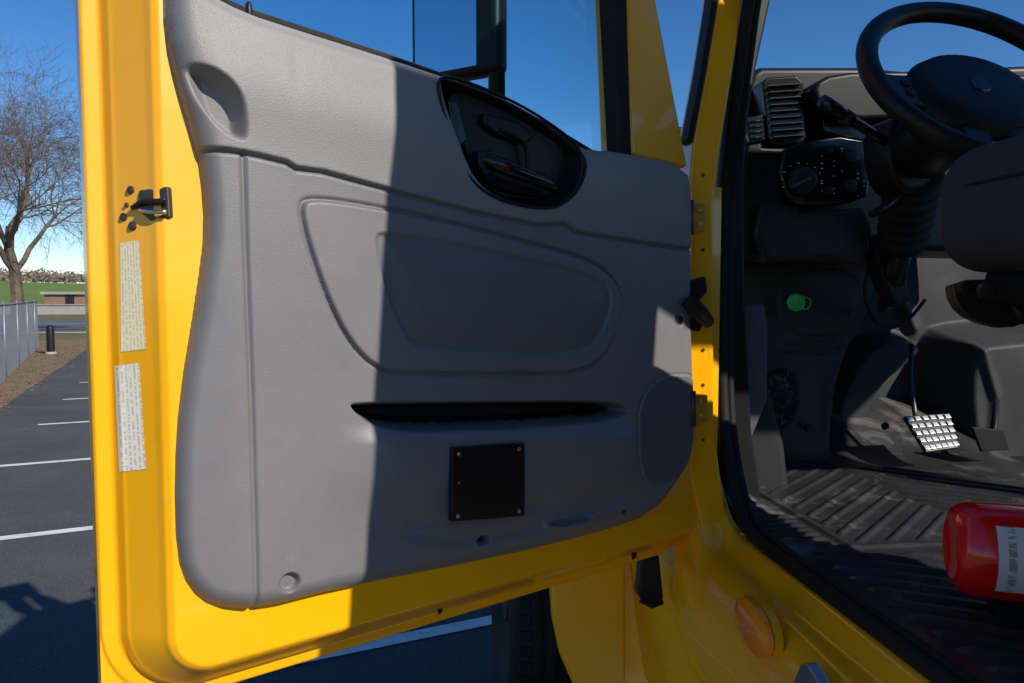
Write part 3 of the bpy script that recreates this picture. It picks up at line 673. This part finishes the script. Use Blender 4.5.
M['asphalt']=groundmat('asphalt',(0.068,0.068,0.070),(0.100,0.098,0.096),0.7,0.9,speck=110)
M['roadm']=groundmat('road_asphalt',(0.10,0.10,0.105),(0.14,0.14,0.14),0.5,0.9)
M['mulch']=groundmat('leaf_litter',(0.16,0.10,0.055),(0.28,0.20,0.11),3.0,speck=25)
terr('ground',[(-900,-300,0),(900,-300,0),(900,1500,0),(-900,1500,0)],'grass')
al=np.array([0.905,0.425]); pe=np.array([-0.425,0.905])
def AP(a,p,z): q=al*a+pe*p; return (q[0],q[1],z)
terr('parking_lot',[AP(-2.3,-12,0.012),AP(30,-12,0.012),AP(30,27,0.012),AP(-2.3,27,0.012)],'asphalt')
terr('leaf_litter_strip',[AP(-5.6,-12,0.006),AP(-2.2,-12,0.006),AP(-2.2,34,0.006),AP(-5.6,34,0.006)],'mulch')
terr('street',[(-200,38,0.02),(200,38,0.02),(200,56,0.02),(-200,56,0.02)],'roadm')
terr('sidewalk',[(-200,34,0.03),(200,34,0.03),(200,35.6,0.03),(-200,35.6,0.03)],'conc')
V=[];Fc=[]
def quad(pts):
    b=len(V); V.extend(pts); Fc.append([b,b+1,b+2,b+3])
for k in range(-2,10):
    p=3.46+2.66*k
    quad([AP(-1.55,p-0.05,0.017),AP(4.2,p-0.05,0.017),AP(4.2,p+0.05,0.017),AP(-1.55,p+0.05,0.017)])
for k in range(-30,30): quad([(k*6,46.9,0.026),(k*6+3,46.9,0.026),(k*6+3,47.1,0.026),(k*6,47.1,0.026)])
mk('parking_line_markings',V,Fc,'paint')
V=[];Fc=[]
for i in range(4200):
    if random.random()<0.9: a=random.uniform(-4.6,-2.2)+random.gauss(0,0.1); p=random.uniform(6,30)
    else: a=random.gauss(-2.3,0.3); p=random.uniform(3,28)
    c=np.array(AP(a,p,0.02)); w=random.uniform(0.012,0.032); th=random.uniform(0,6.28)
    e=np.array([math.cos(th),math.sin(th),random.uniform(-0.4,0.4)])*w; g2=np.array([-math.sin(th),math.cos(th),random.uniform(-0.3,0.3)])*w*0.7
    c[2]+=abs(e[2])+abs(g2[2]); quad([c-e,c+g2,c+e,c-g2])
mk('fallen_leaves',V,Fc,'leaf')
nx,ny=80,24; A=np.zeros((ny,nx,3))
for i in range(ny):
    for j in range(nx):
        x=-320+560*j/(nx-1); y=95+260*i/(ny-1)
        A[i,j]=(x,y,-0.1+9.5*ss(100,290,y)*(0.85+0.15*math.sin(x*0.02+1)))
gridmesh('grass_hill',A,'green_grass',None)
V=[];Fc=[]
for i in range(2600):
    x=random.uniform(-300,-60); y=random.uniform(285,330); bz=8.0
    hh=(2.0+4.0*abs(math.sin(x*0.045+1.3))*abs(math.sin(x*0.13)))*random.uniform(0.7,1.1)
    for k in range(7):
        c=np.array([x+random.gauss(0,1.6),y,bz+random.uniform(0,hh)]); r=random.uniform(0.15,0.45)
        a=np.random.randn(3)*r; b=np.random.randn(3)*r; quad([c-a,c-b,c+a,c+b])
M['twig']=mat('distant_twigs',(0.20,0.15,0.12),0.95,var=0.4,vs=0.2)
mk('distant_tree_line',V,Fc,'twig')
def wbox(name,x0,x1,y0,y1,z0,z1,m,par=None,bevel=0.0):
    v=[(x,y,z) for z in (z0,z1) for y in (y0,y1) for x in (x0,x1)]
    return mk(name,v,[[0,1,3,2],[4,6,7,5],[0,4,5,1],[2,3,7,6],[0,2,6,4],[1,5,7,3]],m,par,bevel)
wbox('wall',-120,-30,72,72.4,0,0.9,'conc','retaining_wall'); wbox('coping',-120.1,-29.9,71.9,72.5,0.9,1.0,'conc','retaining_wall')
wbox('walls',-53,-47,84,90,0,2.0,'brick','brick_outbuilding'); wbox('roof_slab',-53.3,-46.7,83.7,90.3,2.0,2.3,'conc','brick_outbuilding'); wbox('door',-50.6,-49.6,83.95,84,0,1.9,'dkgrey','brick_outbuilding')
b0=onZ(51,354,0.0)
lathe('post',b0,Uz,[(0.11,0),(0.11,0.78),(0.10,0.82),(0.05,0.86)],'blk','bollard',20)
lathe('base_collar',b0,Uz,[(0.15,0.0),(0.15,0.05),(0.12,0.07)],'conc','bollard',20)
FN='chain_link_fence'
p0=onZ(0,386,0)[:2]; p1=onZ(37,350,0)[:2]; dr=(p1-p0)/np.linalg.norm(p1-p0); st=p0-dr*5.0; L=np.linalg.norm(p1-p0)+5.0+1.0
H=1.55
def fp(a,z): return np.array([st[0]+dr[0]*a,st[1]+dr[1]*a,z])
V=[];Fc=[]
def addtube(p,r,s=4):
    v,f=tubegeo(p,r,s,False); b=len(V); V.extend(v); Fc.extend([[b+i for i in q] for q in f])
a=-H
while a<L:
    x0,z0,x1,z1=a,0.03,a+H,H
    if x0<0: z0=-x0+0.03;x0=0
    if x1>L: z1=H-(x1-L);x1=L
    if x1>x0: addtube([fp(x0,z0),fp(x1,z1)],0.0022,3); addtube([fp(x0,H-z0),fp(x1,H-z1)],0.0022,3)
    a+=0.085
mk('mesh_wires',V,Fc,'galv',FN)
a=0
while a<=L+0.01:
    tube('post',[fp(a,0),fp(a,H+0.06)],0.025,'galv',FN,10); a+=3.1
tube('top_rail',[fp(0,H),fp(L,H)],0.020,'galv',FN,10)
V=[];Fc=[]
def branch(p,d,L,r,depth):
    n=5; pts=[p]; rad=[r]; dd=d.copy(); seg=L/n
    for i in range(n):
        dd=dd+np.random.randn(3)*0.16+np.array([0,0,0.05 if depth<3 else -0.03]); dd/=np.linalg.norm(dd)
        p=p+dd*seg; pts.append(p); rad.append(r*(1-0.45*(i+1)/n))
    addtube(pts,rad,7 if depth<2 else (4 if depth<4 else 3))
    if depth>=6: return
    nb={0:6,1:5,2:5,3:4,4:4,5:3}[depth]
    for k in range(nb):
        i=random.randint(2,n) if depth>0 else random.randint(3,n)
        ax2=np.random.randn(3); ax2-=ax2@dd*dd; ax2/=np.linalg.norm(ax2)
        an=random.uniform(0.35,0.95); nd=dd*math.cos(an)+ax2*math.sin(an); nd[2]+=0.15 if depth<3 else 0.0; nd/=np.linalg.norm(nd)
        branch(pts[i],nd,L*random.uniform(0.60,0.82),max(rad[i]*random.uniform(0.45,0.62),0.006),depth+1)
def tree(name,base,L,r,seed):
    global V,Fc
    V=[];Fc=[]; random.seed(seed); np.random.seed(seed)
    branch(np.array(base,float),np.array([0.05,0,1.0]),L,r,0)
    mk(name,V,Fc,'bark',None)
tree('bare_tree',((10-512)/FP*31,31,-0.1),4.8,0.30,3)

# ================================================================== LIGHT
az=np.array([0.74,-0.67]); az/=np.linalg.norm(az); EL=math.radians(33)
sd=Vector((az[0]*math.cos(EL),az[1]*math.cos(EL),math.sin(EL)))
sun=bpy.data.lights.new('sun','SUN'); sun.energy=5.0; sun.angle=math.radians(0.5); sun.color=(1.0,0.94,0.85)
so=bpy.data.objects.new('sun',sun); so.rotation_euler=sd.to_track_quat('Z','Y').to_euler(); scene.collection.objects.link(so)
w=bpy.data.worlds.new('World'); scene.world=w; w.use_nodes=True; nt=w.node_tree
sky=nt.nodes.new('ShaderNodeTexSky'); sky.sky_type='NISHITA'; sky.sun_disc=False; sky.sun_elevation=EL; sky.sun_rotation=math.atan2(az[0],az[1])
sky.ozone_density=3.0; sky.dust_density=0.0; sky.air_density=1.0; sky.altitude=1000
hs=nt.nodes.new('ShaderNodeHueSaturation'); hs.inputs['Hue'].default_value=0.507; hs.inputs['Saturation'].default_value=1.30; nt.links.new(sky.outputs[0],hs.inputs['Color'])
bg=nt.nodes['Background']; bg.inputs[1].default_value=0.12; nt.links.new(hs.outputs[0],bg.inputs[0])
# ================================================================== CAMERA
cd=bpy.data.cameras.new('camera'); cd.sensor_width=36; cd.lens=740/1024*36; cd.clip_start=0.02; cd.clip_end=5000
co=bpy.data.objects.new('camera',cd); co.location=(0,0,1.7); co.rotation_euler=(math.pi/2-PITCH,0,0); scene.collection.objects.link(co)
scene.camera=co
scene.view_settings.view_transform='Standard'; scene.view_settings.look='None'; scene.view_settings.exposure=0
